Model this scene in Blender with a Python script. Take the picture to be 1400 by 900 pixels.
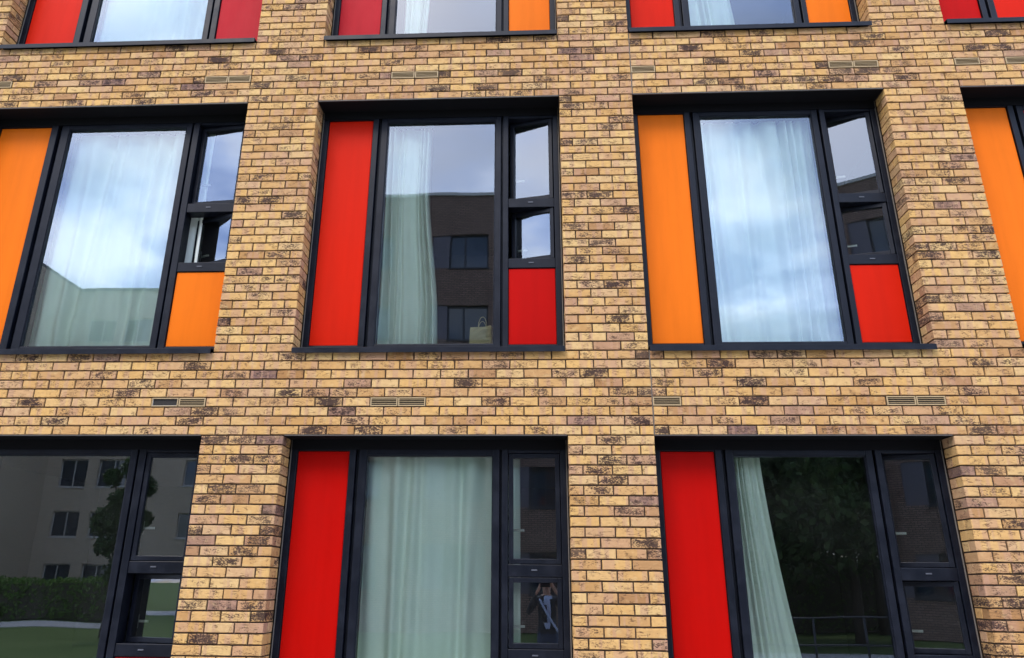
import bpy, bmesh, math, random
from mathutils import Vector, Matrix, Euler
R = math.radians
S = bpy.context.scene
for o in list(bpy.data.objects): bpy.data.objects.remove(o)
COL = S.collection

# ---------------------------------------------------------------- camera
IMG_W, IMG_H, FPX = 1400.0, 900.0, 1170.0
CX, CY, CZ = -0.86635, -6.83908, 1.6
YAW, PITCH, ROLL = -0.06248, 0.40654, 0.00997
PPX, PPY = -29.258, -154.339                 # principal point offset in photo pixels (cropped photo)
Z0 = 1.6 + 4.15277                           # height of the middle window heads above ground
_F = Vector((math.sin(YAW)*math.cos(PITCH), math.cos(YAW)*math.cos(PITCH), math.sin(PITCH)))
_R0 = Vector((math.cos(YAW), -math.sin(YAW), 0)); _U0 = _R0.cross(_F)
_R = _R0*math.cos(ROLL) + _U0*math.sin(ROLL); _U = -_R0*math.sin(ROLL) + _U0*math.cos(ROLL)
cam_d = bpy.data.cameras.new('camera'); cam = bpy.data.objects.new('camera', cam_d); COL.objects.link(cam)
cam_d.sensor_fit = 'HORIZONTAL'; cam_d.sensor_width = 36; cam_d.lens = 36*FPX/IMG_W
cam_d.shift_x = -PPX/IMG_W; cam_d.shift_y = PPY/IMG_W
cam_d.clip_start = 0.01; cam_d.clip_end = 3000
cam.matrix_world = Matrix(((_R.x, _U.x, -_F.x, CX), (_R.y, _U.y, -_F.y, CY), (_R.z, _U.z, -_F.z, CZ), (0, 0, 0, 1)))
S.camera = cam
def project(x, y, z):
    d = Vector((x-CX, y-CY, z-CZ)); w = d.dot(_F)
    return IMG_W/2 + PPX + FPX*d.dot(_R)/w, IMG_H/2 + PPY - FPX*d.dot(_U)/w

# ---------------------------------------------------------------- node helper
class NT:
    def __init__(s, tree): s.t = tree; s.n = tree.nodes; s.l = tree.links
    def node(s, typ, **kw):
        n = s.n.new(typ)
        for k, v in kw.items():
            if k.startswith('i_'):
                key = k[2:]; key = int(key) if key.isdigit() else key.replace('_', ' ')
                s.put(n.inputs[key], v)
            else: setattr(n, k, v)
        return n
    def put(s, sock, v):
        if isinstance(v, bpy.types.NodeSocket): s.l.new(v, sock)
        else: sock.default_value = v
    def math(s, op, a, b=0.0, c=None, clamp=False):
        n = s.n.new('ShaderNodeMath'); n.operation = op; n.use_clamp = clamp
        s.put(n.inputs[0], a); s.put(n.inputs[1], b)
        if c is not None: s.put(n.inputs[2], c)
        return n.outputs[0]
    def vmul(s, v, m):
        n = s.n.new('ShaderNodeVectorMath'); n.operation = 'MULTIPLY'; s.put(n.inputs[0], v); n.inputs[1].default_value = m
        return n.outputs[0]
    def noise(s, vec, scale, detail=3, rough=.55, w=None, dist=0):
        n = s.n.new('ShaderNodeTexNoise'); n.noise_dimensions = '4D' if w is not None else '3D'
        s.put(n.inputs['Vector'], vec); n.inputs['Scale'].default_value = scale
        n.inputs['Detail'].default_value = detail; n.inputs['Roughness'].default_value = rough
        n.inputs['Distortion'].default_value = dist
        if w is not None: s.put(n.inputs['W'], w)
        return n.outputs['Fac']
    def step(s, v, a, b, lo=0.0, hi=1.0):
        n = s.n.new('ShaderNodeMapRange'); n.interpolation_type = 'SMOOTHSTEP'
        s.put(n.inputs['Value'], v); s.put(n.inputs['From Min'], a); s.put(n.inputs['From Max'], b)
        s.put(n.inputs['To Min'], lo); s.put(n.inputs['To Max'], hi)
        return n.outputs['Result']
    def mix(s, f, a, b, mode='MIX'):
        n = s.n.new('ShaderNodeMix'); n.data_type = 'RGBA'; n.blend_type = mode
        s.put(n.inputs[0], f); s.put(n.inputs[6], a if isinstance(a, bpy.types.NodeSocket) else tuple(a)+(1,)*(4-len(a)))
        s.put(n.inputs[7], b if isinstance(b, bpy.types.NodeSocket) else tuple(b)+(1,)*(4-len(b)))
        return n.outputs[2]
    def ramp(s, f, stops):
        n = s.n.new('ShaderNodeValToRGB'); s.put(n.inputs[0], f); e = n.color_ramp.elements
        while len(e) < len(stops): e.new(.5)
        for i, (p, c) in enumerate(stops): e[i].position = p; e[i].color = tuple(c)+(1,)
        return n.outputs[0]
    def bump(s, h, dist, strength=1.0):
        n = s.n.new('ShaderNodeBump'); s.put(n.inputs['Height'], h); n.inputs['Distance'].default_value = dist
        n.inputs['Strength'].default_value = strength
        return n.outputs[0]

# ---------------------------------------------------------------- world, sun, exposure
SUN_EL, SUN_AZ = 48.0, 205.0                 # azimuth clockwise from +Y: behind the photographer, a little left
W = bpy.data.worlds.new('World'); S.world = W; W.use_nodes = True
w = NT(W.node_tree); w.n.clear()
sky = w.node('ShaderNodeTexSky', sky_type='NISHITA'); sky.sun_disc = False
sky.sun_elevation = R(SUN_EL); sky.sun_rotation = R(SUN_AZ); sky.air_density = 1.0; sky.dust_density = 1.5
tc = w.node('ShaderNodeTexCoord').outputs['Generated']
sep = w.node('ShaderNodeSeparateXYZ', i_0=tc)
zz = w.math('MAXIMUM', w.math('ADD', sep.outputs[2], 0.18), 0.05)
flat = w.node('ShaderNodeCombineXYZ', i_0=w.math('DIVIDE', sep.outputs[0], zz), i_1=w.math('DIVIDE', sep.outputs[1], zz), i_2=0.0).outputs[0]
n1 = w.noise(flat, 1.35, 7, .52, dist=.25)
n2 = w.noise(w.vmul(flat, (1, 1, 1)), 3.4, 5, .5)
cov = w.step(n1, .36, .58)
cloud = w.ramp(n2, [(.38, (3.4, 4.7, 8.4)), (.5, (6.6, 8.0, 11.6)), (.61, (11.4, 12.1, 13.8))])
skyc = w.mix(w.math('MULTIPLY', cov, .9), sky.outputs[0], cloud)
bg = w.node('ShaderNodeBackground', i_Color=skyc, i_Strength=0.10)
w.l.new(bg.outputs[0], w.node('ShaderNodeOutputWorld').inputs[0])
sd = bpy.data.lights.new('sun', 'SUN'); sd.energy = .75; sd.angle = R(22); sd.color = (1, .92, .82)
sun = bpy.data.objects.new('sun', sd); COL.objects.link(sun)
sdir = Vector((math.sin(R(SUN_AZ))*math.cos(R(SUN_EL)), math.cos(R(SUN_AZ))*math.cos(R(SUN_EL)), math.sin(R(SUN_EL))))
sun.rotation_euler = sdir.to_track_quat('Z', 'Y').to_euler(); sun.location = sdir*60
S.render.engine = 'CYCLES'
S.view_settings.view_transform = 'Standard'; S.view_settings.look = 'None'; S.view_settings.gamma = 1
S.view_settings.exposure = 1.98
S.cycles.max_bounces = 10; S.cycles.transparent_max_bounces = 16; S.cycles.glossy_bounces = 5
S.render.resolution_x = 1024; S.render.resolution_y = 658

# ---------------------------------------------------------------- materials
MATS = {}
def mat(name, color=(.5, .5, .5), rough=.6, metal=0.0, spec=.5, build=None):
    m = bpy.data.materials.new(name); m.use_nodes = True; t = NT(m.node_tree)
    b = t.n['Principled BSDF']; b.inputs['Base Color'].default_value = tuple(color)+(1,)
    b.inputs['Roughness'].default_value = rough; b.inputs['Metallic'].default_value = metal
    b.inputs['Specular IOR Level'].default_value = spec
    if build: build(t, b)
    MATS[name] = m
    return m
def objco(t): return t.node('ShaderNodeTexCoord').outputs['Object']

def build_brick(t, b):
    bl = t.node('ShaderNodeAttribute', attribute_name='brick_local').outputs['Vector']
    an = t.node('ShaderNodeAttribute', attribute_name='brick_tone')
    sp = t.node('ShaderNodeSeparateColor', i_0=an.outputs['Color'])
    tone, smear, hue = sp.outputs[0], sp.outputs[1], sp.outputs[2]
    seed = t.math('MULTIPLY', an.outputs['Alpha'], 37.0)
    xn = t.node('ShaderNodeAttribute', attribute_name='brick_along').outputs['Fac']
    s3 = t.node('ShaderNodeSeparateXYZ', i_0=bl)
    zn = t.math('DIVIDE', s3.outputs[2], .0325)
    base = t.ramp(tone, [(0, (.27, .132, .042)), (.3, (.41, .228, .072)), (.62, (.49, .290, .093)), (1, (.50, .330, .130))])
    pink = t.mix(hue, base, (.33, .19, .13))
    purple = t.mix(t.step(hue, .55, .95), pink, (.115, .063, .058))
    # soft mottling and the vertical kiss marks left by firing
    mott = t.noise(bl, 28, 4, .6, w=seed)
    c = t.mix(t.step(mott, .35, .7, 0, .34), purple, (.28, .155, .062))
    ax = t.node('ShaderNodeCombineXYZ', i_0=s3.outputs[0]).outputs[0]
    kiss = t.noise(ax, 16, 1, .4, w=seed)
    c = t.mix(t.step(kiss, .53, .58, 0, .5), c, (.34, .19, .12))
    pale = t.noise(bl, 17, 2, .5, w=t.math('ADD', seed, 9.0))
    c = t.mix(t.step(pale, .54, .72, 0, .35), c, (.49, .345, .16))
    # creases of the thrown clay
    cr = t.noise(t.vmul(bl, (13, 13, 38)), 1, 3, .55, w=t.math('ADD', seed, 21.0), dist=.6)
    crl = t.math('ABSOLUTE', t.math('SUBTRACT', cr, .5))
    line = t.math('MULTIPLY', t.step(crl, 0, .028, 1, 0), t.step(t.noise(bl, 14, 2, .5, w=t.math('ADD', seed, 4.0)), .46, .58))
    c = t.mix(t.math('MULTIPLY', line, .8), c, (.10, .045, .022))
    # dark manganese smears, stronger in the middle of the face
    edge = t.math('MULTIPLY', t.step(t.math('ABSOLUTE', xn), .55, 1.0, 1, 0), t.step(t.math('ABSOLUTE', zn), .5, 1.0, 1, .35))
    coarse = t.noise(t.vmul(bl, (11, 11, 26)), 1, 3, .6, w=t.math('ADD', seed, 13.0))
    fine = t.noise(t.vmul(bl, (70, 70, 125)), 1, 5, .72, w=seed)
    v = t.math('ADD', t.math('ADD', t.math('MULTIPLY', fine, .76), t.math('MULTIPLY', coarse, .44)), t.math('MULTIPLY', edge, .09))
    th = t.math('MULTIPLY_ADD', smear, -.42, .93)
    msk = t.step(v, th, t.math('ADD', th, .11))
    dark = t.mix(t.noise(bl, 60, 2, .5), (.006, .004, .0045), (.048, .022, .017))
    c = t.mix(t.math('MULTIPLY', msk, t.step(smear, .3, .8, .62, .96)), c, dark)
    # lime bloom / dirt over the whole wall
    wc = t.node('ShaderNodeNewGeometry').outputs['Position']
    wn = t.noise(wc, 1.1, 4, .6)
    c = t.mix(t.step(wn, .45, .75, 0, .22), c, (.31, .195, .10))
    t.put(b.inputs['Base Color'], c)
    t.put(b.inputs['Roughness'], .88)
    h = t.math('ADD', t.math('MULTIPLY', fine, .7), t.math('ADD', t.math('MULTIPLY', line, -.6), t.math('MULTIPLY', cr, .8)))
    t.put(b.inputs['Normal'], t.bump(h, .0045, 1.0))
mat('buff_brick', spec=.25, build=build_brick)

def build_mortar(t, b):
    o = objco(t); n = t.noise(o, 90, 4, .6)
    t.put(b.inputs['Base Color'], t.mix(t.step(n, .35, .7), (.045, .029, .019), (.095, .064, .044)))
    t.put(b.inputs['Normal'], t.bump(n, .004, .8))
mat('mortar', rough=.95, spec=.2, build=build_mortar)

def build_metal(t, b):
    o = objco(t); n = t.noise(o, 7, 5, .6); f = t.noise(o, 240, 2, .5)
    t.put(b.inputs['Base Color'], t.mix(t.step(n, .4, .75), (.0032, .0044, .0085), (.0062, .008, .0140)))
    t.put(b.inputs['Roughness'], t.step(n, .3, .8, .34, .52))
    t.put(b.inputs['Normal'], t.bump(f, .0006, .25))
mat('anthracite', rough=.4, spec=.17, build=build_metal)
mat('black_soffit_head_shade', (.004, .004, .005), .8, spec=.1)  # the soffit itself, and the painted shade on the frame heads
mat('gasket', (.006, .006, .007), .6, spec=.3)
mat('sealant', (.11, .095, .08), .8)
mat('joint_sealant', (.09, .07, .054), .85)
mat('drain_plastic', (.05, .055, .07), .5)
mat('lintel_steel', (.045, .038, .033), .6)

def panel_mat(name, col):
    def bd(t, b):
        o = objco(t); n = t.noise(o, 2.2, 4, .6)
        d = t.noise(t.vmul(o, (9, 9, .8)), 1, 5, .6)
        c = t.mix(t.step(n, .35, .75, 0, .25), col, tuple(x*.8 for x in col))
        c = t.mix(t.step(d, .40, .75, 0, .20), c, tuple(x*.55 for x in col))
        t.put(b.inputs['Base Color'], c); t.put(b.inputs['Roughness'], t.step(n, .3, .8, .36, .52))
    return mat(name, col, .45, spec=.05, build=bd)
panel_mat('orange', (.60, .125, .006))
panel_mat('scarlet', (.45, .010, .0015))
panel_mat('red', (.35, .0022, .001))
panel_mat('crimson', (.33, .006, .013))

def glass_mat(name, refl, tint, dust=.0):
    m = bpy.data.materials.new(name); m.use_nodes = True; t = NT(m.node_tree); t.n.clear()
    o = objco(t)
    wv = t.noise(o, 1.3, 1, .4)
    nb = t.bump(wv, .012, .10)
    fr = t.node('ShaderNodeFresnel', i_IOR=1.52)
    fac = t.math('MULTIPLY_ADD', fr.outputs[0], 1.1, refl, clamp=True)
    gl = t.node('ShaderNodeBsdfGlossy', i_Roughness=.004, i_Normal=nb)
    gl.inputs['Color'].default_value = (.82, .90, 1, 1)
    tr = t.node('ShaderNodeBsdfTransparent'); tr.inputs[0].default_value = tuple(tint)+(1,)
    mx = t.node('ShaderNodeMixShader', i_0=fac); t.l.new(tr.outputs[0], mx.inputs[1]); t.l.new(gl.outputs[0], mx.inputs[2])
    # a thin film of dust and dried rain spots
    df = t.node('ShaderNodeBsdfDiffuse'); df.inputs[0].default_value = (.5, .52, .5, 1)
    sp = t.noise(o, 70, 3, .6); lo = t.noise(o, 1.6, 3, .5)
    dfac = t.math('MULTIPLY', t.step(sp, .60, .72, .006, .07), t.step(lo, .4, .7, .25, 1))
    m2 = t.node('ShaderNodeMixShader', i_0=dfac); t.l.new(mx.outputs[0], m2.inputs[1]); t.l.new(df.outputs[0], m2.inputs[2])
    t.l.new(m2.outputs[0], t.node('ShaderNodeOutputMaterial').inputs[0])
    MATS[name] = m
glass_mat('pane_glass', .115, (.92, 1.0, .945))
m = bpy.data.materials.new('glass_clear'); m.use_nodes = True; t = NT(m.node_tree); t.n.clear()   # inner faces of the sealed unit
tr = t.node('ShaderNodeBsdfTransparent'); tr.inputs[0].default_value = (.98, 1, .99, 1)
t.l.new(tr.outputs[0], t.node('ShaderNodeOutputMaterial').inputs[0]); MATS['glass_clear'] = m

def build_cloth(t, b):
    o = objco(t); n = t.noise(t.vmul(o, (500, 500, 500)), 1, 2, .5); lo = t.noise(o, 3, 3, .5)
    t.put(b.inputs['Base Color'], t.mix(t.step(lo, .3, .7), (.83, .88, .81), (.89, .92, .86)))
    t.put(b.inputs['Normal'], t.bump(n, .0008, .3))
mat('curtain_cloth', rough=.9, spec=.1, build=build_cloth)
def add_translucent(m, col, amount=.25):
    t = NT(m.node_tree); b = t.n['Principled BSDF']; out = t.n['Material Output']
    tr = t.node('ShaderNodeBsdfTranslucent'); tr.inputs[0].default_value = tuple(col)+(1,)
    mx = t.node('ShaderNodeMixShader', i_0=amount); t.l.new(b.outputs[0], mx.inputs[1]); t.l.new(tr.outputs[0], mx.inputs[2])
    t.l.new(mx.outputs[0], out.inputs[0])
add_translucent(MATS['curtain_cloth'], (.7, .78, .72), .10)
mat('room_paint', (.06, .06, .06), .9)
mat('white_paint', (.72, .72, .68), .6)
mat('steel_handle', (.34, .34, .34), .4, .3)
mat('vent_cream', (.29, .205, .10), .65)
mat('vent_dark', (.012, .010, .008), .9)
def build_kraft(t, b):
    o = objco(t); n = t.noise(o, 9, 4, .6); f = t.noise(t.vmul(o, (60, 60, 400)), 1, 2, .5)
    t.put(b.inputs['Base Color'], t.mix(n, (.50, .36, .17), (.64, .48, .26)))
    t.put(b.inputs['Normal'], t.bump(t.math('ADD', n, t.math('MULTIPLY', f, .2)), .02, .6))
mat('kraft_paper', rough=.8, build=build_kraft)

# ---------------------------------------------------------------- mesh helpers
class MB:
    def __init__(s): s.v = []; s.f = []; s.m = []
    def quad(s, a, b, c, d, mi=0):
        k = len(s.v); s.v += [tuple(a), tuple(b), tuple(c), tuple(d)]; s.f.append((k, k+1, k+2, k+3)); s.m.append(mi)
    def box(s, x0, x1, y0, y1, z0, z1, mi=0, M=None, front=None):
        k = len(s.v)
        p = [(x, y, z) for x in (x0, x1) for y in (y0, y1) for z in (z0, z1)]
        if M: p = [tuple(M @ Vector(q)) for q in p]
        s.v += p
        for f in ((0, 1, 3, 2), (4, 6, 7, 5), (0, 4, 5, 1), (2, 3, 7, 6), (0, 2, 6, 4), (1, 5, 7, 3)):
            s.f.append(tuple(k+i for i in f)); s.m.append(front if front is not None and f == (0, 4, 5, 1) else mi)
        return s
    def tube(s, pts, r, n=8, mi=0, cap=True):
        pts = [Vector(p) for p in pts]; rr = r if isinstance(r, (list, tuple)) else [r]*len(pts); k = len(s.v); up = None
        for i, p in enumerate(pts):
            d = (pts[min(i+1, len(pts)-1)]-pts[max(i-1, 0)]).normalized()
            if up is None: up = Vector((0, 0, 1)) if abs(d.z) < .9 else Vector((1, 0, 0))
            a = d.cross(up).normalized(); bb = a.cross(d).normalized(); up = bb
            for j in range(n):
                q = p + rr[i]*(math.cos(2*math.pi*j/n)*a + math.sin(2*math.pi*j/n)*bb); s.v.append(tuple(q))
        for i in range(len(pts)-1):
            for j in range(n):
                s.f.append((k+i*n+j, k+i*n+(j+1) % n, k+(i+1)*n+(j+1) % n, k+(i+1)*n+j)); s.m.append(mi)
        if cap:
            s.f.append(tuple(k+j for j in range(n))); s.m.append(mi)
            s.f.append(tuple(k+(len(pts)-1)*n+j for j in range(n-1, -1, -1))); s.m.append(mi)
        return s
    def build(s, name, mats, parent=None, loc=None, smooth=False, bevel=0, fix=True):
        me = bpy.data.meshes.new(name); me.from_pydata(s.v, [], s.f)
        mats = [mats] if isinstance(mats, str) else mats
        for x in mats: me.materials.append(MATS[x])
        if len(mats) > 1: me.polygons.foreach_set('material_index', s.m)
        if smooth: me.polygons.foreach_set('use_smooth', [True]*len(s.f))
        if fix:
            bm = bmesh.new(); bm.from_mesh(me); bmesh.ops.recalc_face_normals(bm, faces=bm.faces); bm.to_mesh(me); bm.free()
        me.update()
        o = bpy.data.objects.new(name, me); COL.objects.link(o)
        if parent: o.parent = parent
        if loc: o.location = loc
        if bevel:
            md = o.modifiers.new('bevel', 'BEVEL'); md.width = bevel; md.segments = 2; md.limit_method = 'ANGLE'
        return o
def empty(name, loc, label=None, cat=None, group=None):
    o = bpy.data.objects.new(name, None); COL.objects.link(o); o.location = loc; o.empty_display_size = .2
    return tag(o, label, cat, group)
def tag(o, label=None, cat=None, group=None, kind=None):
    if label: o['label'] = label
    if cat: o['category'] = cat
    if group: o['group'] = group
    if kind: o['kind'] = kind
    return o

# ---------------------------------------------------------------- the brick building
BU, BV = .225, .075                          # brick module
U_LO, U_HI, N_LO, N_HI = -36, 30, -76, 49
OPEN_U = [-27.5, -13, 0, 13]                 # left edges of the window bays
BAY_W = [11.5, 10, 10, 10]                   # their widths in bricks
ROWS = {1: 41, 2: 0, 3: -41}                 # course of the lintel for each storey
DEPTH = .225                                 # window set back from the wall face
building = empty('brick_building', (0, 0, 0), 'buff yellow brick building with orange and red window panels', 'building')

def storey_open(n):
    for r, h in ROWS.items():
        if h-32 <= n < h: return r
    return None
VENTS = {-38: [(-18, 1), (-17, 0), (-10, 0), (-9, 0), (0, 0), (8, 0), (9, 0), (13, 0), (15, 0)],
         3: [(-27.5, 0), (-18, 0), (-17, 0), (-10, 0), (-9, 0), (0, 0), (8, 0), (9, 0), (13, 0), (15, 0)]}
VENTS[-38][0] = (-18, 1)                     # this one has lost its grille

def brick_segments(n):
    """solid runs (u0, u1, left_is_jamb, right_is_jamb) of a course"""
    runs = []
    if storey_open(n):
        e = [U_LO] + [q for a, bw in zip(OPEN_U, BAY_W) for q in (a, a+bw)] + [U_HI]
        for i in range(0, len(e), 2): runs.append((e[i], e[i+1], i > 0, i < len(e)-2))
        runs = [(a, b, l, r) for a, b, l, r in runs]
    else: runs = [(U_LO, 0, False, False), (0, U_HI, False, False)]
    cuts = sorted(VENTS.get(n, []))
    out = []
    for a, b, l, r in runs:
        x = a; lj = l
        for vu, _ in cuts:
            if a <= vu < b:
                if vu > x: out.append((x, vu, lj, False))
                x = vu+1; lj = False
        if x < b: out.append((x, b, lj, r))
    return out
def course_bricks(n):
    odd = n % 2
    for a, b, lj, rj in brick_segments(n):
        xs = [a]; x = math.floor(a)+(.5 if odd else 0)
        while x < b-.01:
            if x > a+.01: xs.append(x)
            x += 1
        xs.append(b)
        for i in range(len(xs)-1):
            yield xs[i], xs[i+1], lj and i == 0, rj and i == len(xs)-2

rnd = random.Random(11)
def brick_mesh(x0, x1, z0, z1, y0, depth, rg):
    """beveled, slightly uneven brick: 4x1 front grid, bevel ring, sides"""
    j = lambda a: rg.uniform(-a, a)
    NX = 4; bev = .0035
    py = y0 + j(.0022); tilt = j(.0015); sk = j(.0012)
    tl, bl_, tr, br = j(.0016), j(.0016), j(.0016), j(.0016)
    top, bot = [], []
    for i in range(NX+1):
        t = i/NX; x = x0+(x1-x0)*t
        top.append((x+(j(.0008) if 0 < i < NX else (tl if i == 0 else tr)), z1+j(.0013)+sk*(t-.5)))
        bot.append((x+(j(.0008) if 0 < i < NX else (bl_ if i == 0 else br)), z0+j(.0013)+sk*(t-.5)))
    ring = top + bot[::-1]
    xm, zm = (x0+x1)/2, (z0+z1)/2
    def inset(p):
        x, z = p
        x2 = x+bev if abs(x-x0) < .006 else (x-bev if abs(x-x1) < .006 else x)
        return x2, (z-bev if z > zm else z+bev)
    L = len(ring); v = []
    for p in ring:
        q = inset(p); v.append((q[0], py+tilt*((q[0]-xm)/max(.05, x1-x0))*2+j(.0007), q[1]))
    for p in ring: v.append((p[0], py+bev*1.15, p[1]))
    for p in ring: v.append((p[0], y0+depth, p[1]))
    f = [(i, L-1-i, L-2-i, i+1) for i in range(NX)]
    for k in (0, L):
        for i in range(L):
            i2 = (i+1) % L; f.append((k+i, k+i2, k+L+i2, k+L+i))
    return v, f, (xm, zm, (x1-x0)/2, y0)
def brick_tone(rg, x=0, z=0):
    # firing batches: dark bricks come in loose clusters
    cl = .5+.5*math.sin(x*1.9+math.sin(z*1.3)*2)*math.sin(z*2.6+math.sin(x*.8)*1.7)
    t = rg.random()*(1.0+.16*(.5-cl)); tone = min(1, max(0, rg.gauss(.55, .29)))
    if t < .36: s, h = rg.uniform(.0, .30), rg.uniform(0, .2)
    elif t < .66: s, h = rg.uniform(.40, .68), rg.uniform(0, .30)
    elif t < .81: s, h = rg.uniform(.68, .88), rg.uniform(.1, .4)
    elif t < .87: s, h = rg.uniform(.5, .78), rg.uniform(.5, .9)
    else: s, h = rg.uniform(.05, .5), rg.uniform(.25, .55)
    return tone, s, h, rg.random()
class BrickBatch:
    def __init__(s): s.v = []; s.f = []; s.bl = []; s.bt = []; s.ba = []
    def add(s, data, tone):
        v, f, (xm, zm, hx, y0) = data; k = len(s.v); s.v += v; s.f += [tuple(i+k for i in q) for q in f]
        for p in v:
            s.bl += [p[0]-xm, p[1]-y0, p[2]-zm]; s.bt += list(tone)
            s.ba.append((p[0]-xm)/hx if hx > .09 else (p[0]-xm)/.1)
    def build(s, name, origin=(0, 0, 0)):
        me = bpy.data.meshes.new(name)
        me.from_pydata([(a-origin[0], b-origin[1], c-origin[2]) for a, b, c in s.v], [], s.f)
        me.attributes.new('brick_local', 'FLOAT_VECTOR', 'POINT').data.foreach_set('vector', s.bl)
        me.attributes.new('brick_tone', 'FLOAT_COLOR', 'POINT').data.foreach_set('color', s.bt)
        me.attributes.new('brick_along', 'FLOAT', 'POINT').data.foreach_set('value', s.ba)
        me.materials.append(MATS['buff_brick']); me.update()
        o = bpy.data.objects.new(name, me); COL.objects.link(o); o.parent = building; o.location = origin
        return o
allb = []
for n in range(N_LO, N_HI+1):
    z0, z1 = Z0+n*BV+.0055, Z0+(n+1)*BV-.0055
    for ua, ub, lj, rj in course_bricks(n):
        x0, x1 = ua*BU+.005, ub*BU-.005
        half = ub-ua < .75
        depth = .03
        if lj or rj: depth = .213 if half else .1025
        pts = [project(x, 0, z) for x in (x0, x1) for z in (z0, z1)]
        px = [p[0] for p in pts]; pyy = [p[1] for p in pts]
        area = (max(px)-min(px))*(max(pyy)-min(pyy))
        inside = min(px) > 2 and max(px) < IMG_W-2 and min(pyy) > 2 and max(pyy) < IMG_H-2
        allb.append((area if inside else 0, x0, x1, z0, z1, depth, lj, rj, half))
order = sorted(range(len(allb)), key=lambda i: -allb[i][0]); own = set(order[:300])
rest = BrickBatch()
for i, (a, x0, x1, z0, z1, depth, lj, rj, half) in enumerate(allb):
    tone = brick_tone(rnd, x0, z0); data = brick_mesh(x0, x1, z0, z1, 0.0, depth, rnd)
    if i in own:
        bb = BrickBatch(); bb.add(data, tone); bb.build('brick', ((x0+x1)/2, 0, (z0+z1)/2))
    else: rest.add(data, tone)
    if (lj or rj) and not half:              # second brick of the reveal
        xa, xb = (x0, x0+.1025) if lj else (x1-.1025, x1)
        dx = rnd.uniform(-.0012, .0012)
        rest.add(brick_mesh(xa+dx, xb+dx, z0, z1, .1125, .10, rnd), brick_tone(rnd))
tag(rest.build('brickwork'), kind='stuff')

# mortar core of the wall, with real openings
core = MB(); REC = .014
zs = lambda n: Z0+n*BV
bands = []
edges = [N_LO-2]
for r in (3, 2, 1): edges += [ROWS[r]-32, ROWS[r]]
edges.append(N_HI+1)
xl, xr = U_LO*BU, U_HI*BU
for i in range(len(edges)-1):
    za, zb = zs(edges[i]), zs(edges[i+1])
    if i % 2 == 0: core.box(xl, xr, REC, .30, za, zb)
    else:
        e = [U_LO]+[q for a, bw in zip(OPEN_U, BAY_W) for q in (a, a+bw)]+[U_HI]
        for k in range(0, len(e), 2):
            core.box(e[k]*BU+(REC+.005 if k else 0), e[k+1]*BU-(REC+.005 if k < len(e)-2 else 0), REC, .30, za, zb)
# holes behind the vents are shallow, so they are boxed in by the vents themselves
core.build('wall', 'mortar', building)
# rest of the building body behind the facade
bd = MB(); bd.box(xl, xr, 4.6, 4.9, 0, zs(N_HI+1)); bd.box(xl, xl+.3, .302, 4.6, 0, zs(N_HI+1)); bd.box(xr-.3, xr, .302, 4.6, 0, zs(N_HI+1))
bd.build('rear_wall', 'mortar', building)
MB().box(xl-.03, xr+.03, -.04, 4.95, zs(N_HI+1)+.004, zs(N_HI+1)+.13).build('roof', 'anthracite', building, bevel=.006)

# movement joint in the spandrels at u = 0
for i in range(0, len(edges)-1, 2):
    MB().box(-.0052, .0052, .0035, .02, zs(edges[i])+.001, zs(edges[i+1])-.001).build('movement_joint', 'joint_sealant', building)

# air vents let into the brickwork
def make_vent(u, n, lost):
    x0, x1, z0, z1 = .003, BU-.003, .003, BV-.003
    t = .009; m = MB()
    m.box(x0, x1, -.004, .010, z0, z0+t).box(x0, x1, -.004, .010, z1-t, z1)
    m.box(x0, x0+t, -.004, .010, z0+t, z1-t).box(x1-t, x1, -.004, .010, z0+t, z1-t)
    if lost:
        m = MB()
        m.box(x0, x1, -.006, .0, z0, z0+.007).box(x0, x1, -.006, .0, z1-.007, z1)
        m.box(x0, x0+.008, -.006, .0, z0+.007, z1-.007).box(x1-.008, x1, -.006, .0, z0+.007, z1-.007)
    v = m.build('vent', 'vent_cream', building, (u*BU, 0, zs(n)), bevel=.001)
    bk = MB().box(x0+t, x1-t, .0062, .0075, z0+t, z1-t).build('vent_back', 'vent_dark', v)
    if not lost:
        h = (z1-z0-2*t)/7.0
        for k in range(3):
            zc = z0+t+h*(2*k+1)
            MB().box(x0+t, x1-t, -.003, .006, zc+h*.3, zc+h*.75).build('slat', 'vent_cream', v)
    else:
        tag(v, 'vent whose grille is missing, leaving a dark hole')
        # hollow throat of the duct
        th = MB()
        th.quad((x0+.008, .0, z0+.007), (x0+.008, .006, z0+.009), (x0+.008, .006, z1-.009), (x0+.008, .0, z1-.007))
        th.box(x0+.008, x1-.008, .0, .006, z0+.0065, z0+.0085)
        th.build('duct_lip', 'white_paint', v)
for n, L in VENTS.items():
    for u, lost in L: make_vent(u, n, lost)

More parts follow.
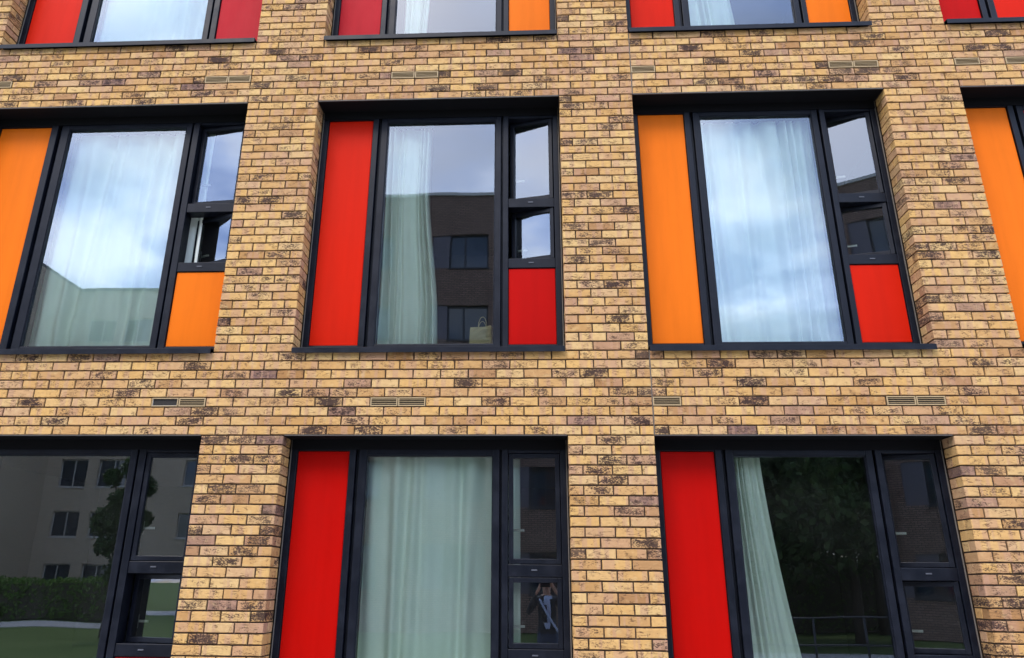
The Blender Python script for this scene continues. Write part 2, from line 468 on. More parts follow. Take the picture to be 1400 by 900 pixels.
# ---------------------------------------------------------------- windows
HT = 32*BV                                    # 2.4 m
XS_10 = dict(fl=.012, p0=.060, p1=.490, g0=.630, g1=1.655, c0=1.775, c1=2.190, fr=2.238)
XS_11 = dict(fl=.012, p0=.065, p1=.585, g0=.765, g1=1.932, c0=2.062, c1=2.527, fr=2.575)
def grow(mb, x0, x1, y0, y1, z0, z1): return mb.box(x0, x1, y0, y1, z0, z1)
def make_window(col, row, left, small, main=None, open_top=0.0, open_low=0.0):
    ox, oz = OPEN_U[col-1]*BU, zs(ROWS[row])
    Y = DEPTH; B = .36; OW = BAY_W[col-1]*BU; XS = XS_11 if col == 1 else XS_10
    m = MB()
    top, bot = -.002, -2.362
    # outer frame
    m.box(XS['fl'], XS['p0'], Y, B, bot, top)                         # left jamb
    m.box(XS['c1'], XS['fr'], Y, B, bot, top)                         # right jamb
    m.box(XS['p0'], XS['p1'], Y, B, -.088, top)                       # heads
    m.box(XS['g0'], XS['g1'], Y, B, -.122, top)
    m.box(XS['c0'], XS['c1'], Y, B, -.104, top)
    m.box(XS['p0'], XS['p1'], Y, B, bot, -2.290)                      # feet
    m.box(XS['g0'], XS['g1'], Y, B, bot, -2.284)
    m.box(XS['c0'], XS['c1'], Y, B, bot, -2.290)
    # coupled mullions: two profiles with a shadow groove between
    qa, qb = XS['p1']+(XS['g0']-XS['p1'])*.37, XS['p1']+(XS['g0']-XS['p1'])*.58
    m.box(XS['p1'], qa, Y-.006, B, bot, top); m.box(qb, XS['g0'], Y-.001, B, bot, top); m.box(qa, qb, Y+.045, B, bot, top)
    qa, qb = XS['g1']+.053, XS['g1']+.072
    m.box(XS['g1'], qa, Y-.001, B, bot, top); m.box(qb, XS['c0'], Y-.006, B, bot, top); m.box(qa, qb, Y+.045, B, bot, top)
    # transoms of the casement bay
    m.box(XS['c0'], XS['c1'], Y+.002, B, -1.022, -.934)
    m.box(XS['c0'], XS['c1'], Y+.002, B, -1.602, -1.514)
    wnd = m.build('window', 'anthracite', building, (ox, 0, oz), bevel=.004)
    # sealant between brick and frame
    for xa in (.004, XS['fr']+.001): MB().box(xa, xa+.007, .2205, .30, bot, top).build('sealant_bead', 'sealant', wnd)
    MB().box(XS['fl']+.002, XS['fr']-.002, Y-.012, Y-.0065, -.082, -.0045).build('head_shade', 'black_soffit_head_shade', wnd)  # black strip over the frame heads, painting in the shade under the soffit
    # sill
    sl = MB()
    k = [(-.042, -2.372), (-.042, -2.418), (-.036, -2.418), (-.036, -2.380), (.012, -2.372), (.30, -2.363), (.30, -2.358), (.012, -2.366)]
    a, b_ = .002, OW-.004
    i0 = len(sl.v); sl.v += [(a, y, z) for y, z in k]+[(b_, y, z) for y, z in k]
    n = len(k)
    for q in range(n): sl.f.append((q, (q+1) % n, n+(q+1) % n, n+q)); sl.m.append(0)
    sl.f.append(tuple(range(n))); sl.m.append(0); sl.f.append(tuple(range(2*n-1, n-1, -1))); sl.m.append(0)
    sl.build('sill', 'anthracite', wnd, bevel=.0015)
    # coloured panels with a gasket shadow gap
    def panel(x0, x1, z0, z1, c):
        MB().box(x0+.004, x1-.004, Y+.014, Y+.034, z0+.004, z1-.004).build('panel', c, wnd, bevel=.005)
        MB().box(x0, x1, Y+.024, Y+.0335, z0, z1).build('gasket', 'gasket', wnd)
    panel(XS['p0'], XS['p1'], -2.290, -.088, left)
    panel(XS['c0'], XS['c1'], -2.290, -1.602, small)
    if main: panel(XS['g0'], XS['g1'], -2.284, -.122, main)
    else:
        g = MB().box(XS['g0']-.004, XS['g1']+.004, Y+.030, Y+.058, -2.288, -.118, 1, front=0).build('pane', ['pane_glass', 'glass_clear'], wnd)
        bd = MB()
        for (xa, xb, za, zb) in ((XS['g0'], XS['g0']+.008, -2.284, -.122), (XS['g1']-.008, XS['g1'], -2.284, -.122),
                                 (XS['g0']+.008, XS['g1']-.008, -2.284, -2.276), (XS['g0']+.008, XS['g1']-.008, -.130, -.122)):
            bd.box(xa, xb, Y+.008, Y+.0295, za, zb)
        bd.build('glazing_bead', 'anthracite', wnd, bevel=.002)
        # window board inside
        MB().box(.05, OW-.05, .362, .56, -2.392, -2.352).build('window_board', 'white_paint', wnd, bevel=.004)
    # casements
    for z0, z1, ang, nm in ((-.934, -.104, open_top, 'top'), (-1.514, -1.022, open_low, 'low')):
        hx, hy = XS['c1']-.004, Y+.022
        M = Matrix.Translation((hx, hy, 0)) @ Matrix.Rotation(-R(ang), 4, 'Z')
        w_ = XS['c1']-XS['c0']-.010; t = .036; h0, h1 = z0+.004, z1-.004
        s = MB()
        s.box(-w_, -w_+t, -.016, .05, h0, h1, M=M); s.box(-t, 0, -.016, .05, h0, h1, M=M)
        s.box(-w_+t, -t, -.016, .05, h0, h0+t, M=M); s.box(-w_+t, -t, -.016, .05, h1-t, h1, M=M)
        s.build('casement', 'anthracite', wnd, bevel=.003)
        MB().box(-w_+t-.003, -t+.003, .004, .030, h0+t-.003, h1-t+.003, 1, M=M, front=0).build('casement_pane', ['pane_glass', 'glass_clear'], wnd)
        hz = z0+(z1-z0)*.30
        hd = MB().box(-w_+.012, -w_+.034, .050, .062, hz-.05, hz+.05, M=M).box(-w_+.016, -w_+.12, .062, .074, hz-.009, hz+.009, M=M)
        hd.build('handle', 'steel_handle', wnd, bevel=.002)
    for z in (-.975, -1.556): MB().box(XS['c0']+.18, XS['c0']+.225, Y-.004, Y+.002, z-.004, z+.006).build('drain_cap', 'drain_plastic', wnd, bevel=.001)
    for x in (.27, XS['g0']+.23, XS['g1']-.25, XS['c0']+.2): MB().box(x, x+.05, Y-.004, Y, -2.345, -2.336).build('drain_cap', 'drain_plastic', wnd, bevel=.001)
    # soffit, lintel lip and the room behind
    lt = MB().box(.003, OW-.003, .0015, .016, -.004, .0045).build('lintel', 'lintel_steel', building, (ox, 0, oz))
    MB().box(.003, OW-.003, .0165, .30, -.0035, .0043).build('soffit', 'black_soffit_head_shade', lt)
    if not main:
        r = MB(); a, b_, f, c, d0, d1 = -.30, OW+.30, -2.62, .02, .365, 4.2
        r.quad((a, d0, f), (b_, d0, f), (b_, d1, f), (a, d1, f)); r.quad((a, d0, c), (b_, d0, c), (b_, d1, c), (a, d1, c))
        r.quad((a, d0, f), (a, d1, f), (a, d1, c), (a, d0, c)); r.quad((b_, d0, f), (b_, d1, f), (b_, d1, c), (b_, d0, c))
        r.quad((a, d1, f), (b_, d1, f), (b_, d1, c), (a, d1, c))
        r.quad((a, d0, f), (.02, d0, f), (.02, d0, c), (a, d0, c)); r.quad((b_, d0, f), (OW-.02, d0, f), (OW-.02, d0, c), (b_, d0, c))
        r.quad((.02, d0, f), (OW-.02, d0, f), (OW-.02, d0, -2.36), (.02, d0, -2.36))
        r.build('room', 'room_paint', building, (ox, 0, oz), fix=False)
    return wnd
make_window(1, 1, 'scarlet', 'crimson'); make_window(2, 1, 'crimson', 'orange'); make_window(3, 1, 'scarlet', 'orange')
make_window(4, 1, 'red', 'scarlet', main='scarlet')
make_window(1, 2, 'orange', 'orange', open_top=7, open_low=24); make_window(2, 2, 'scarlet', 'red', open_top=14, open_low=20)
make_window(3, 2, 'orange', 'scarlet', open_top=18.5, open_low=18); make_window(4, 2, 'orange', 'red', main='red')
make_window(1, 3, 'red', 'red', open_low=15); make_window(2, 3, 'red', 'red'); make_window(3, 3, 'red', 'red', open_top=15, open_low=14)
make_window(4, 3, 'red', 'red', main='orange')

# ---------------------------------------------------------------- curtains
def curtain(col, row, xl_, xr_, label, pleats, amp, seed, top=-.09, bot=-2.345, y=.41, crush=0.0, bias=0.0, pw=.6):
    rg = random.Random(seed); ox, oz = OPEN_U[col-1]*BU, zs(ROWS[row])
    NXC, NZ = max(60, int(pleats*12)), 48
    ph = [rg.uniform(0, 6.28) for _ in range(6)]; m = MB()
    for k in range(NZ+1):
        t = k/NZ; a, b_ = xl_(t), xr_(t); z = top+(bot-top)*t
        for i in range(NXC+1):
            s = i/NXC
            sw = s + .05*math.sin(9.7*s+ph[0]) + .03*math.sin(17*s+ph[1]+t*1.2) + .012*math.sin(31*s+ph[3]-t*2)
            x = a+(b_-a)*s
            g = math.sin(sw*pleats*6.283+ph[2]+.5*t)
            am = min(amp, .085)*(.6+.4*math.sin(sw*9+ph[3]))*(1-.2*t)*(1-bias*s)
            yy = y + am*math.copysign(abs(g)**pw, g) + .012*math.sin(5*t+ph[4]+s*4) + .02*t*math.sin(s*7+ph[5])
            if crush:
                e = max(0, t-.70)/.30
                yy += crush*e*(math.sin(s*23+ph[1]+t*17)*.6+math.sin(s*11-t*29+ph[0])*.5)
                x += crush*.4*e*math.sin(t*25+s*9)
            m.v.append((x, yy, z+.012*math.sin(s*8+ph[5])*t))
    for k in range(NZ):
        for i in range(NXC):
            q = k*(NXC+1)+i; m.f.append((q, q+1, q+NXC+2, q+NXC+1)); m.m.append(0)
    root = empty('curtain', (ox, 0, oz), label, 'curtain', 'curtains behind the windows')
    o = m.build('cloth', 'curtain_cloth', root, smooth=True)
    sd_ = o.modifiers.new('thickness', 'SOLIDIFY'); sd_.thickness = .003
    hem = MB(); hem.tube([m.v[NZ*(NXC+1)+i] for i in range(0, NXC+1, 2)], .006, 6); hem.build('hem', 'curtain_cloth', root, smooth=True)
    MB().tube([(xl_(0)-.02, y, top+.02), (xr_(0)+.02, y, top+.02)], .012, 8).build('curtain_rail', 'white_paint', root, smooth=True)
    return root
sm = lambda t: t*t*(3-2*t)
curtain(1, 1, lambda t: .70, lambda t: 2.15, 'pale curtain drawn right across the upper window between bright red and crimson panels', 7, .045, 1, bias=.5, pw=.85)
curtain(2, 1, lambda t: .70, lambda t: 1.04-.12*t, 'narrow pale curtain in the upper window between crimson and orange panels', 4, .05, 2)
curtain(3, 1, lambda t: .58, lambda t: .95+.20*t, 'pleated pale curtain with slanting edge in the upper window between red and orange panels', 6, .045, 3)
curtain(1, 2, lambda t: .69, lambda t: 2.16, 'wide pale curtain with creased hem behind glass between two orange panels', 8, .085, 4, crush=.022, bias=.6, pw=.8)
curtain(2, 2, lambda t: .56, lambda t: 1.03+.12*sm(max(0, min(1, (t-.25)/.65))), 'narrow pleated pale green curtain beside the brown paper bag', 7, .075, 5, crush=.010, pw=.7)
curtain(3, 2, lambda t: .52, lambda t: 1.76, 'full width pale curtain behind glass between orange panel and scarlet lower panel', 9, .085, 6, crush=.012, bias=.2, pw=.8)
curtain(2, 3, lambda t: .585+.02*t, lambda t: 1.865, 'sheer pale green curtain drawn across lower window next to two closed casements', 7, .06, 7, bias=.3, pw=.85)
curtain(3, 3, lambda t: .60, lambda t: .87+.30*t**1.5, 'narrow gathered green curtain at one side of the dark lower window reflecting trees', 6, .040, 8)

# ---------------------------------------------------------------- paper bag on the window board
def paper_bag():
    ox, oz = OPEN_U[1]*BU, zs(ROWS[2])
    root = empty('paper_bag', (ox+1.54, .45, oz-2.352), 'brown kraft paper bag with two handles standing inside window', 'bag')
    root.rotation_euler.z = R(-12)
    rg = random.Random(3); m = MB(); NZ = 8
    for k in range(NZ+1):
        t = k/NZ; w_, d_ = .112-.018*t, .050+.014*t; z = .275*t
        ring = []
        for x, y in ((-1, -1), (-.4, -1.05), (.3, -1), (1, -1), (1.04, 0), (1, 1), (.3, 1), (-.4, 1.05), (-1, 1), (-1.04+.25*t, 0)):
            ring.append((x*w_+rg.uniform(-.007, .007)*t, y*d_+rg.uniform(-.009, .009)*t, z+(rg.uniform(-.014, .010) if k == NZ else 0)))
        m.v += ring
    L = 10
    for k in range(NZ):
        for i in range(L): m.f.append((k*L+i, k*L+(i+1) % L, (k+1)*L+(i+1) % L, (k+1)*L+i)); m.m.append(0)
    m.f.append(tuple(range(L))); m.m.append(0)
    b = m.build('bag_body', 'kraft_paper', root, fix=False); b.modifiers.new('thickness', 'SOLIDIFY').thickness = .002
    for y, dx in ((-.066, .02), (.066, -.02)):
        pts = [(dx-.038+.038*(1-math.cos(a)), y, .262+.09*math.sin(a)) for a in [math.pi*i/14 for i in range(15)]]
        MB().tube(pts, .0032, 6).build('handle', 'kraft_paper', root, smooth=True)
paper_bag()
# ---------------------------------------------------------------- ground and surroundings (seen in the glass)
def build_grass(t, b):
    o = objco(t); n = t.noise(o, .35, 5, .6); f = t.noise(o, 9, 4, .7)
    c = t.mix(n, (.075, .12, .03), (.13, .165, .055)); c = t.mix(t.step(f, .4, .7, 0, .4), c, (.03, .06, .012))
    t.put(b.inputs['Base Color'], c); t.put(b.inputs['Normal'], t.bump(f, .03, .8))
mat('grass', rough=.95, spec=.1, build=build_grass)
def build_paving(t, b):
    o = objco(t)
    bt = t.node('ShaderNodeTexBrick', i_Vector=o, i_Scale=1.0); bt.inputs['Brick Width'].default_value = .6; bt.inputs['Row Height'].default_value = .6
    bt.inputs['Mortar Size'].default_value = .008
    bt.inputs['Color1'].default_value = (.42, .41, .39, 1); bt.inputs['Color2'].default_value = (.36, .35, .33, 1); bt.inputs['Mortar'].default_value = (.08, .08, .07, 1)
    t.put(b.inputs['Base Color'], t.mix(t.step(t.noise(o, 2, 5, .6), .4, .8, 0, .4), bt.outputs['Color'], (.26, .25, .22)))
mat('paving', rough=.85, build=build_paving)
def sheet(name, x0, x1, y0, y1, z, m): return tag(MB().box(x0, x1, y0, y1, z-.5, z).build(name, m), kind='structure')
g = MB(); g.quad((-900, -900, -.02), (900, -900, -.02), (900, 900, -.02), (-900, 900, -.02)); tag(g.build('ground', 'grass'), kind='structure')
p = MB(); p.box(-60, 60, -8.2, -.0, -.4, .0); p.box(1.0, 60, -18.5, -8.2, -.4, .0); tag(p.build('pavement', 'paving'), kind='structure')
p = MB(); p.box(-60, -14.5, -30.6, -26.5, -.4, .0); tag(p.build('path', 'paving'), kind='structure')

def facade_brick(name, c1, c2, mo):
    def bd(t, b):
        o = objco(t); s = t.node('ShaderNodeSeparateXYZ', i_0=o)
        v = t.node('ShaderNodeCombineXYZ', i_0=t.math('ADD', s.outputs[0], s.outputs[1]), i_1=s.outputs[2]).outputs[0]
        bt = t.node('ShaderNodeTexBrick', i_Vector=v, i_Scale=1.0); bt.inputs['Brick Width'].default_value = .225; bt.inputs['Row Height'].default_value = .075
        bt.inputs['Mortar Size'].default_value = .013; bt.inputs['Mortar Smooth'].default_value = .1
        for k, c in (('Color1', c1), ('Color2', c2), ('Mortar', mo)): bt.inputs[k].default_value = tuple(c)+(1,)
        t.put(b.inputs['Base Color'], t.mix(t.step(t.noise(o, .4, 4, .6), .35, .75, 0, .3), bt.outputs['Color'], tuple(x*.7 for x in c1)))
        t.put(b.inputs['Normal'], t.bump(bt.outputs['Fac'], -.006, .8))
    mat(name, rough=.9, spec=.2, build=bd)
facade_brick('brown_brick', (.34, .225, .175), (.20, .13, .10), (.028, .02, .018))
facade_brick('tan_brick', (.64, .52, .38), (.56, .45, .32), (.44, .37, .29))
mat('mauve_panel', (.10, .088, .105), .45)
mat('pale_trim', (.52, .50, .46), .6)
def dark_glass(t, b):
    o = objco(t); n = t.noise(o, .6, 2, .5)
    t.put(b.inputs['Base Color'], t.mix(n, (.012, .018, .03), (.03, .045, .06)))
mat('far_glass', rough=.04, spec=.9, build=dark_glass)
mat('far_frame', (.02, .022, .028), .5)

def block(root, walls, openings, wall_mat, Yf, thick=.35):
    """front wall at y = Yf facing +y, made of bands and piers around the openings (x0, x1, z0, z1)"""
    xa, xb, zt = walls
    m = MB(); zsx = sorted({0.0, zt} | {o[2] for o in openings} | {o[3] for o in openings})
    for i in range(len(zsx)-1):
        za, zb = zsx[i], zsx[i+1]; zc = (za+zb)/2; xs = [xa]
        for o in sorted(o for o in openings if o[2] < zc < o[3]): xs += [o[0], o[1]]
        xs.append(xb)
        for k in range(0, len(xs), 2):
            if xs[k+1]-xs[k] > .01: m.box(xs[k], xs[k+1], Yf-thick, Yf, za, zb)
    return m.build('wall', wall_mat, root)
def far_window(root, x0, x1, z0, z1, Yf, split=.4, trim='far_frame'):
    t = .07; xm = x0+(x1-x0)*split; yb = Yf-.18
    f = MB().box(x0, x1, yb-.05, yb+.03, z0, z0+t).box(x0, x1, yb-.05, yb+.03, z1-t, z1)
    f.box(x0, x0+t, yb-.05, yb+.03, z0+t, z1-t).box(x1-t, x1, yb-.05, yb+.03, z0+t, z1-t).box(xm-t/2, xm+t/2, yb-.05, yb+.03, z0+t, z1-t)
    w_ = f.build('window', trim, root)
    MB().box(x0+t, xm-t/2, yb-.03, yb-.01, z0+t, z1-t).build('pane', 'far_glass', w_)
    MB().box(xm+t/2, x1-t, yb-.03, yb-.01, z0+t, z1-t).build('pane', 'far_glass', w_)
    MB().box(x0-.05, x1+.05, Yf-.15, Yf+.05, z0-.06, z0-.004).build('sill', trim, w_)

def building_brown():
    Yf = -26.2; xa, xb, zt = -14.2, -2.85, 17.0
    root = empty('brick_building', ((xa+xb)/2, Yf-5, 0), 'dark brown brick flats reflected in the window with the paper bag', 'building')
    root.location = (0, 0, 0)
    ops = []
    for k in range(5):
        z1 = 15.2-3.07*k; z0 = z1-1.46
        for xr_ in (-3.05, -7.05, -11.05): ops.append((xr_-2.35, xr_, z0, z1))
    block(root, (xa, xb, zt), ops, 'brown_brick', Yf)
    for x0, x1, z0, z1 in ops:
        far_window(root, x0+.75, x1, z0, z1, Yf)
        MB().box(x0, x0+.75, Yf-.2, Yf-.05, z0, z1).build('panel', 'mauve_panel', root)
    MB().box(xa, xa+.35, Yf-10, Yf-.352, 0, zt).box(xb-.35, xb, Yf-10, Yf-.352, 0, zt).box(xa+.352, xb-.352, Yf-10, Yf-9.7, 0, zt).build('side_wall', 'brown_brick', root)
    MB().box(xa-.06, xb+.06, Yf-10.05, Yf+.06, zt+.003, zt+.14).build('roof', 'pale_trim', root)
building_brown()
def building_low():
    Yf = -27.0; xa, xb, zt = -2.70, 3.4, 8.6
    root = empty('brick_building', (0, 0, 0), 'low brown brick wing reflected in the two closed lower casements', 'building')
    ops = [(x, x+2.35, z1-1.46, z1) for z1 in (5.8, 2.73) for x in (-2.2, .75)]
    block(root, (xa, xb, zt), ops, 'brown_brick', Yf)
    for x0, x1, z0, z1 in ops:
        far_window(root, x0+.75, x1, z0, z1, Yf)
        MB().box(x0, x0+.75, Yf-.2, Yf-.05, z0, z1).build('panel', 'mauve_panel', root)
    MB().box(xa, xa+.35, Yf-8, Yf-.352, 0, zt).box(xb-.35, xb, Yf-8, Yf-.352, 0, zt).box(xa+.352, xb-.352, Yf-8, Yf-7.7, 0, zt).build('side_wall', 'brown_brick', root)
    MB().box(xa, xb+.06, Yf-8.05, Yf+.06, zt+.003, zt+.14).build('roof', 'far_frame', root)
building_low()
def building_tan():
    Yf = -45.2; xa, xb, zt = -31.2, -15.5, 19.2
    root = empty('brick_building', (0, 0, 0), 'tan brick apartment block with projecting wing reflected above the hedge', 'building')
    ops = []
    for k in range(6):
        z1 = 2.45+2.98*k; z0 = z1-1.5
        for x in (-30.3, -27.9, -22.6, -20.2): ops.append((x, x+1.7, z0, z1))
    block(root, (xa, xb, zt), ops, 'tan_brick', Yf)
    for o in ops: far_window(root, *o, Yf, .5, 'pale_trim')
    Y2 = -36.5; xc = -46.0; ops2 = []
    for k in range(6):
        z1 = 2.45+2.98*k; z0 = z1-1.5
        for x in (-44.5, -42.1, -36.8, -34.4): ops2.append((x, x+1.7, z0, z1))
    block(root, (xc, xa-.003, zt), ops2, 'tan_brick', Y2)
    for o in ops2: far_window(root, *o, Y2, .5, 'pale_trim')
    MB().box(xa-.35, xa-.003, Yf-10, Y2-.352, 0, zt).box(xc, xc+.35, Yf-10, Y2-.352, 0, zt).box(xb-.35, xb, Yf-10, Yf-.352, 0, zt).build('side_wall', 'tan_brick', root)
    MB().box(xa, xb+.1, Yf-10, Yf+.1, zt+.004, zt+.18).box(xc-.1, xa-.002, Yf-10, Y2+.1, zt+.004, zt+.18).build('roof', 'far_frame', root)
building_tan()

# trees and hedge
def build_leaf(t, b):
    gi = t.node('ShaderNodeNewGeometry').outputs['Random Per Island']
    t.put(b.inputs['Base Color'], t.ramp(gi, [(0, (.018, .042, .010)), (.5, (.040, .080, .018)), (1, (.075, .115, .028))]))
mat('leaf', rough=.6, spec=.25, build=build_leaf); add_translucent(MATS['leaf'], (.06, .10, .02))
def build_hleaf(t, b):
    gi = t.node('ShaderNodeNewGeometry').outputs['Random Per Island']
    t.put(b.inputs['Base Color'], t.ramp(gi, [(0, (.08, .16, .02)), (.5, (.13, .24, .035)), (1, (.19, .30, .06))]))
mat('hedge_leaf', rough=.6, spec=.25, build=build_hleaf); add_translucent(MATS['hedge_leaf'], (.09, .15, .025))
def build_bark(t, b):
    o = objco(t); n = t.noise(t.vmul(o, (9, 9, 2)), 1, 4, .6)
    t.put(b.inputs['Base Color'], t.mix(n, (.05, .035, .025), (.13, .10, .075))); t.put(b.inputs['Normal'], t.bump(n, .03, .8))
mat('bark', rough=.9, build=build_bark)
def leaf_quads(m, pts, size, rg):
    for p in pts:
        n = Vector((rg.gauss(0, 1), rg.gauss(0, 1), rg.gauss(.4, 1))).normalized(); a = n.orthogonal().normalized()
        a.rotate(Matrix.Rotation(rg.uniform(0, 6.28), 3, n)); b_ = n.cross(a); s = size*rg.uniform(.6, 1.3); p = Vector(p)
        m.quad(p-a*s, p-b_*s*.55, p+a*s, p+b_*s*.55)
def tree(x, y, h, rad, seed, label):
    rg = random.Random(seed); root = empty('tree', (x, y, 0), label, 'tree', 'trees across the lawn'); big = rad > 2; nl = 1000 if big else 520; ls = .15 if big else .075
    tr = MB(); th = h*.45
    tr.tube([(0, 0, -.05), (.05, .02, th*.5), (-.04, .05, th), (.03, 0, h*.78)], [.19, .14, .11, .04], 9)
    lobes = []
    for k in range(9 if big else 16):
        a = k*2.4+rg.uniform(-.4, .4); z = h*rg.uniform(.32, .86); r = rad*rg.uniform(.45, .8)*(1.15-.6*abs(z/h-.55))
        c = Vector((math.cos(a)*r, math.sin(a)*r, z)); lobes.append((c, rad*rg.uniform(.38, .58)))
        tr.tube([(0, 0, z*.62), c*.5+Vector((0, 0, z*.36)), c], [.06, .04, .015], 6)
    lobes.append((Vector((0, 0, h*.88)), rad*.5)); lobes.append((Vector((0, 0, h*.6)), rad*.7))
    tr.build('trunk', 'bark', root, smooth=True)
    pts = []
    for c, r in lobes:
        for _ in range(nl):
            d = Vector((rg.gauss(0, 1), rg.gauss(0, 1), rg.gauss(0, .85))).normalized()
            pts.append(c+d*r*(rg.random()**.4)*rg.uniform(.75, 1.12))
    m = MB(); leaf_quads(m, pts, ls, rg); m.build('crown', 'leaf', root, fix=False)
tree(-14.35, -21.0, 5.7, .75, 1, 'small dark tree on the lawn reflected beside the tan building')
for k, (tx, ty, th_, tr_) in enumerate(((4.6, -20.5, 8.0, 2.9), (8.8, -22.5, 8.6, 3.1), (13.4, -20.0, 8.2, 3.0), (6.8, -27.5, 8.8, 3.2), (11.6, -28.5, 9.2, 3.3), (17.6, -25.5, 9.0, 3.2))):
    tree(tx, ty, th_, tr_, 20+k, 'broad dark tree of the grove reflected in the lower window with the gathered curtain')
def hedge(x0, x1, y, h, d, seed, label):
    rg = random.Random(seed); root = empty('hedge', ((x0+x1)/2, y, 0), label, 'hedge')
    L = (x1-x0)/2; core = MB().box(-L+.15, L-.15, -d/2+.15, d/2-.15, 0.0, h-.15); core.build('stems', 'bark', root)
    pts = []
    for _ in range(int(520*2*L)):
        f = rg.random(); x = rg.uniform(-L, L)
        b_ = .06*math.sin(x*1.7)+.05*math.sin(x*4.1)
        if f < .5: pts.append((x, d/2+b_+rg.uniform(-.2, .03), rg.uniform(.02, h)))
        elif f < .8: pts.append((x, rg.uniform(-d/2, d/2), h+b_+rg.uniform(-.16, .04)))
        else: pts.append((x, -d/2+rg.uniform(-.03, .2), rg.uniform(.02, h)))
    m = MB(); leaf_quads(m, pts, .085, rg); m.build('foliage', 'hedge_leaf', root, fix=False)
hedge(-36, -15.0, -32.6, 1.62, 1.5, 5, 'clipped green hedge along the path below the tan building')
hedge(3.2, 21, -30.5, 2.6, 1.6, 6, 'tall dark hedge behind the grove of trees')
# steel railing at the edge of the lawn
def railing():
    root = empty('railing', (6.5, -12.0, 0), 'low steel railing along the paving in front of the trees', 'railing')
    for i in range(9): MB().tube([(-4+i, 0, -.03), (-4+i, 0, 1.05)], .022, 8).build('post', 'far_frame', root, smooth=True)
    for z in (1.05, .55): MB().tube([(-4.05, 0, z), (4.05, 0, z)], .016, 8).build('rail', 'far_frame', root, smooth=True)
railing()

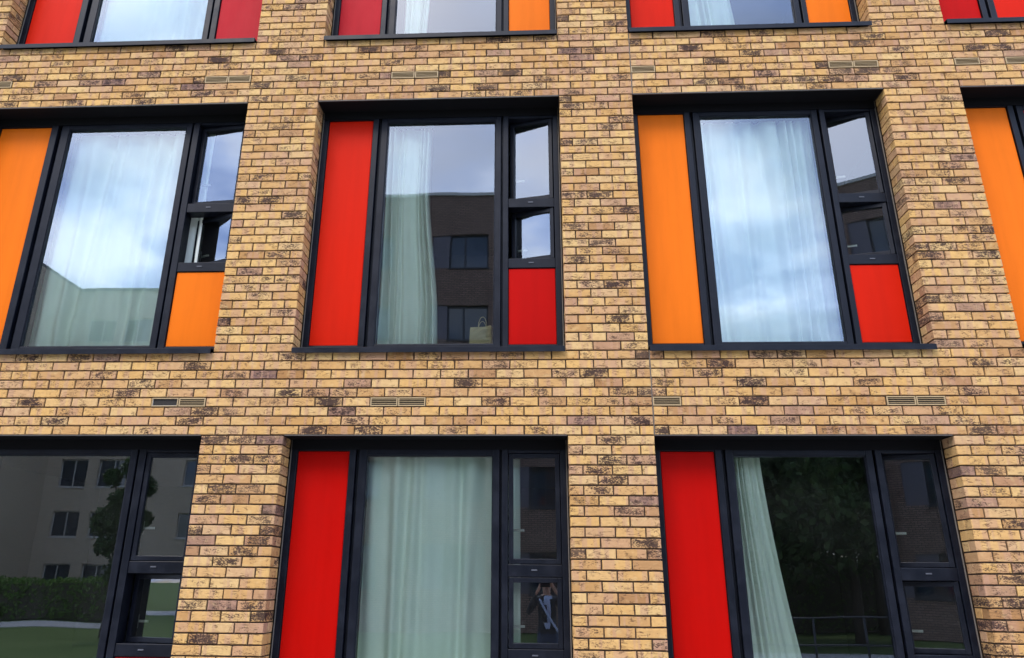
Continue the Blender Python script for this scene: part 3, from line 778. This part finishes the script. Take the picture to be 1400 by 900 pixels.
# ---------------------------------------------------------------- the photographer (seen in the lower casement pane)
mat('skin', (.46, .27, .19), .55); mat('jacket', (.012, .013, .018), .8); mat('jeans', (.03, .045, .09), .85)
mat('shoe', (.02, .018, .016), .6); mat('hair', (.02, .013, .009), .6); mat('shirt', (.42, .52, .72), .8); mat('eye', (.02, .015, .012), .2)
mat('phone_body', (.015, .015, .018), .25)
def person():
    px, py = CX+.02, CY-.43
    V, E, RAD = [], [], []
    def add(p, r, par=None):
        V.append(Vector(p)); RAD.append(r); i = len(V)-1
        if par is not None: E.append((par, i))
        return i
    pel = add((0, 0, .93), (.155, .115))
    wst = add((0, .01, 1.08), (.135, .10), pel); chs = add((0, .0, 1.27), (.165, .115), wst)
    upc = add((0, -.01, 1.385), (.13, .085), chs); nk = add((0, -.005, 1.455), (.055, .055), upc)
    jaw = add((0, .03, 1.535), (.066, .074), nk); hd = add((0, .022, 1.60), (.076, .092), jaw); cr = add((0, .01, 1.675), (.058, .07), hd)
    for s in (-1, 1):
        sh = add((s*.17, -.01, 1.375), (.062, .062), upc)
        el = add((s*.29, .12, 1.20), (.044, .044), sh)
        fo = add((s*.22, .25, 1.36), (.038, .038), el)
        wr = add((s*.125, .345, 1.53), (.026, .022), fo)
        pm = add((s*.098, .375, 1.575), (.030, .016), wr)
        for k, (dx, dz, ln) in enumerate(((.004, .030, .055), (-.002, .020, .062), (-.006, .006, .058), (-.008, -.008, .046))):
            a = add((s*(.090+dx), .392, 1.585+dz), (.0085, .0085), pm)
            b_ = add((s*(.078+dx), .405-.004*k, 1.592+dz), (.008, .008), a)
            add((s*(.078+dx)-s*ln*.55, .402, 1.594+dz), (.007, .007), b_)
        t1 = add((s*.085, .362, 1.568), (.010, .010), pm); add((s*.062, .372, 1.572), (.0085, .0085), t1)
        hp = add((s*.09, 0, .88), (.09, .095), pel); kn = add((s*.10, .02, .49), (.058, .062), hp)
        ca = add((s*.105, -.015, .33), (.054, .058), kn); an = add((s*.11, -.02, .09), (.038, .042), ca)
        ft = add((s*.115, .05, .045), (.042, .035), an); add((s*.125, .16, .035), (.038, .026), ft)
    me = bpy.data.meshes.new('person_cage'); me.from_pydata(V, E, [])
    tmp = bpy.data.objects.new('person_cage', me); COL.objects.link(tmp)
    sk = tmp.modifiers.new('skin', 'SKIN'); sk.use_smooth_shade = True
    for i, d in enumerate(me.skin_vertices[0].data): d.radius = RAD[i]; d.use_root = (i == 0)
    tmp.modifiers.new('sub', 'SUBSURF').levels = 2; tmp.modifiers['sub'].render_levels = 2
    dg = bpy.context.evaluated_depsgraph_get(); ev = tmp.evaluated_get(dg)
    body = bpy.data.meshes.new_from_object(ev); body.name = 'person'
    bpy.data.objects.remove(tmp); bpy.data.meshes.remove(me)
    o = bpy.data.objects.new('person', body); COL.objects.link(o); o.location = (px, py, 0)
    body.materials.clear()
    for x in ('skin', 'jacket', 'jeans', 'shoe', 'shirt'): body.materials.append(MATS[x])
    for p_ in body.polygons:
        c = p_.center; z = c.z
        if z < .10: k = 3
        elif z < .93: k = 2
        elif c.y > .335: k = 0
        elif z < 1.45: k = 4 if (abs(c.x-.01) < .05+.03*math.sin(z*9) and c.y > .06 and z > 1.0 and c.y < .16) else 1
        else: k = 1 if c.y > .17 else 0
        p_.material_index = k; p_.use_smooth = True
    tag(o, 'person in dark jacket and jeans holding a phone up to take a picture', 'person')
    # hair, eyes, nose, ears, strap
    h = MB(); rg = random.Random(2)
    import_pts = []
    for i in range(9):
        a = math.pi*i/8
        for j in range(15):
            b_ = 2*math.pi*j/14
            r = Vector((.083*math.sin(a)*math.cos(b_), .098*math.sin(a)*math.sin(b_), .098*math.cos(a)))
            front = r.y > .02
            z = max(r.z, .035 if front else -.085)
            h.v.append((r.x, r.y+.008, 1.625+z+.008*math.sin(b_*5+i)))
    for i in range(8):
        for j in range(14): q = i*15+j; h.f.append((q, q+1, q+16, q+15)); h.m.append(0)
    h.build('hair', 'hair', o, smooth=True)
    for s in (-1, 1):
        MB().tube([(s*.030, .104, 1.604), (s*.030, .112, 1.604)], [.012, .006], 8).build('eye', 'eye', o, smooth=True)
        MB().tube([(s*.077, .02, 1.575), (s*.086, .012, 1.60), (s*.080, .015, 1.625)], [.008, .014, .008], 6).build('ear', 'skin', o, smooth=True)
    MB().tube([(0, .106, 1.608), (0, .120, 1.578), (0, .108, 1.568)], [.008, .014, .010], 7).build('nose', 'skin', o, smooth=True)
    MB().box(-.022, .022, .098, .106, 1.534, 1.541).build('mouth', 'hair', o, bevel=.002)
    MB().tube([(-.12, .02, 1.42), (-.09, .10, 1.36), (.0, .135, 1.20), (.10, .115, 1.05), (.16, .04, .95)], .018, 6).build('bag_strap', 'shirt', o, smooth=True)
    ph = MB().box(-.076, .076, -.004, .004, -.037, .037).build('phone', 'phone_body', None, (CX, CY-.022, CZ), bevel=.003)
    tag(ph, 'dark phone held up sideways by the person taking the picture', 'phone')
    MB().tube([(.0, .0042, .0), (.0, .0058, .0)], .008, 12).build('lens', 'far_glass', ph)
person()
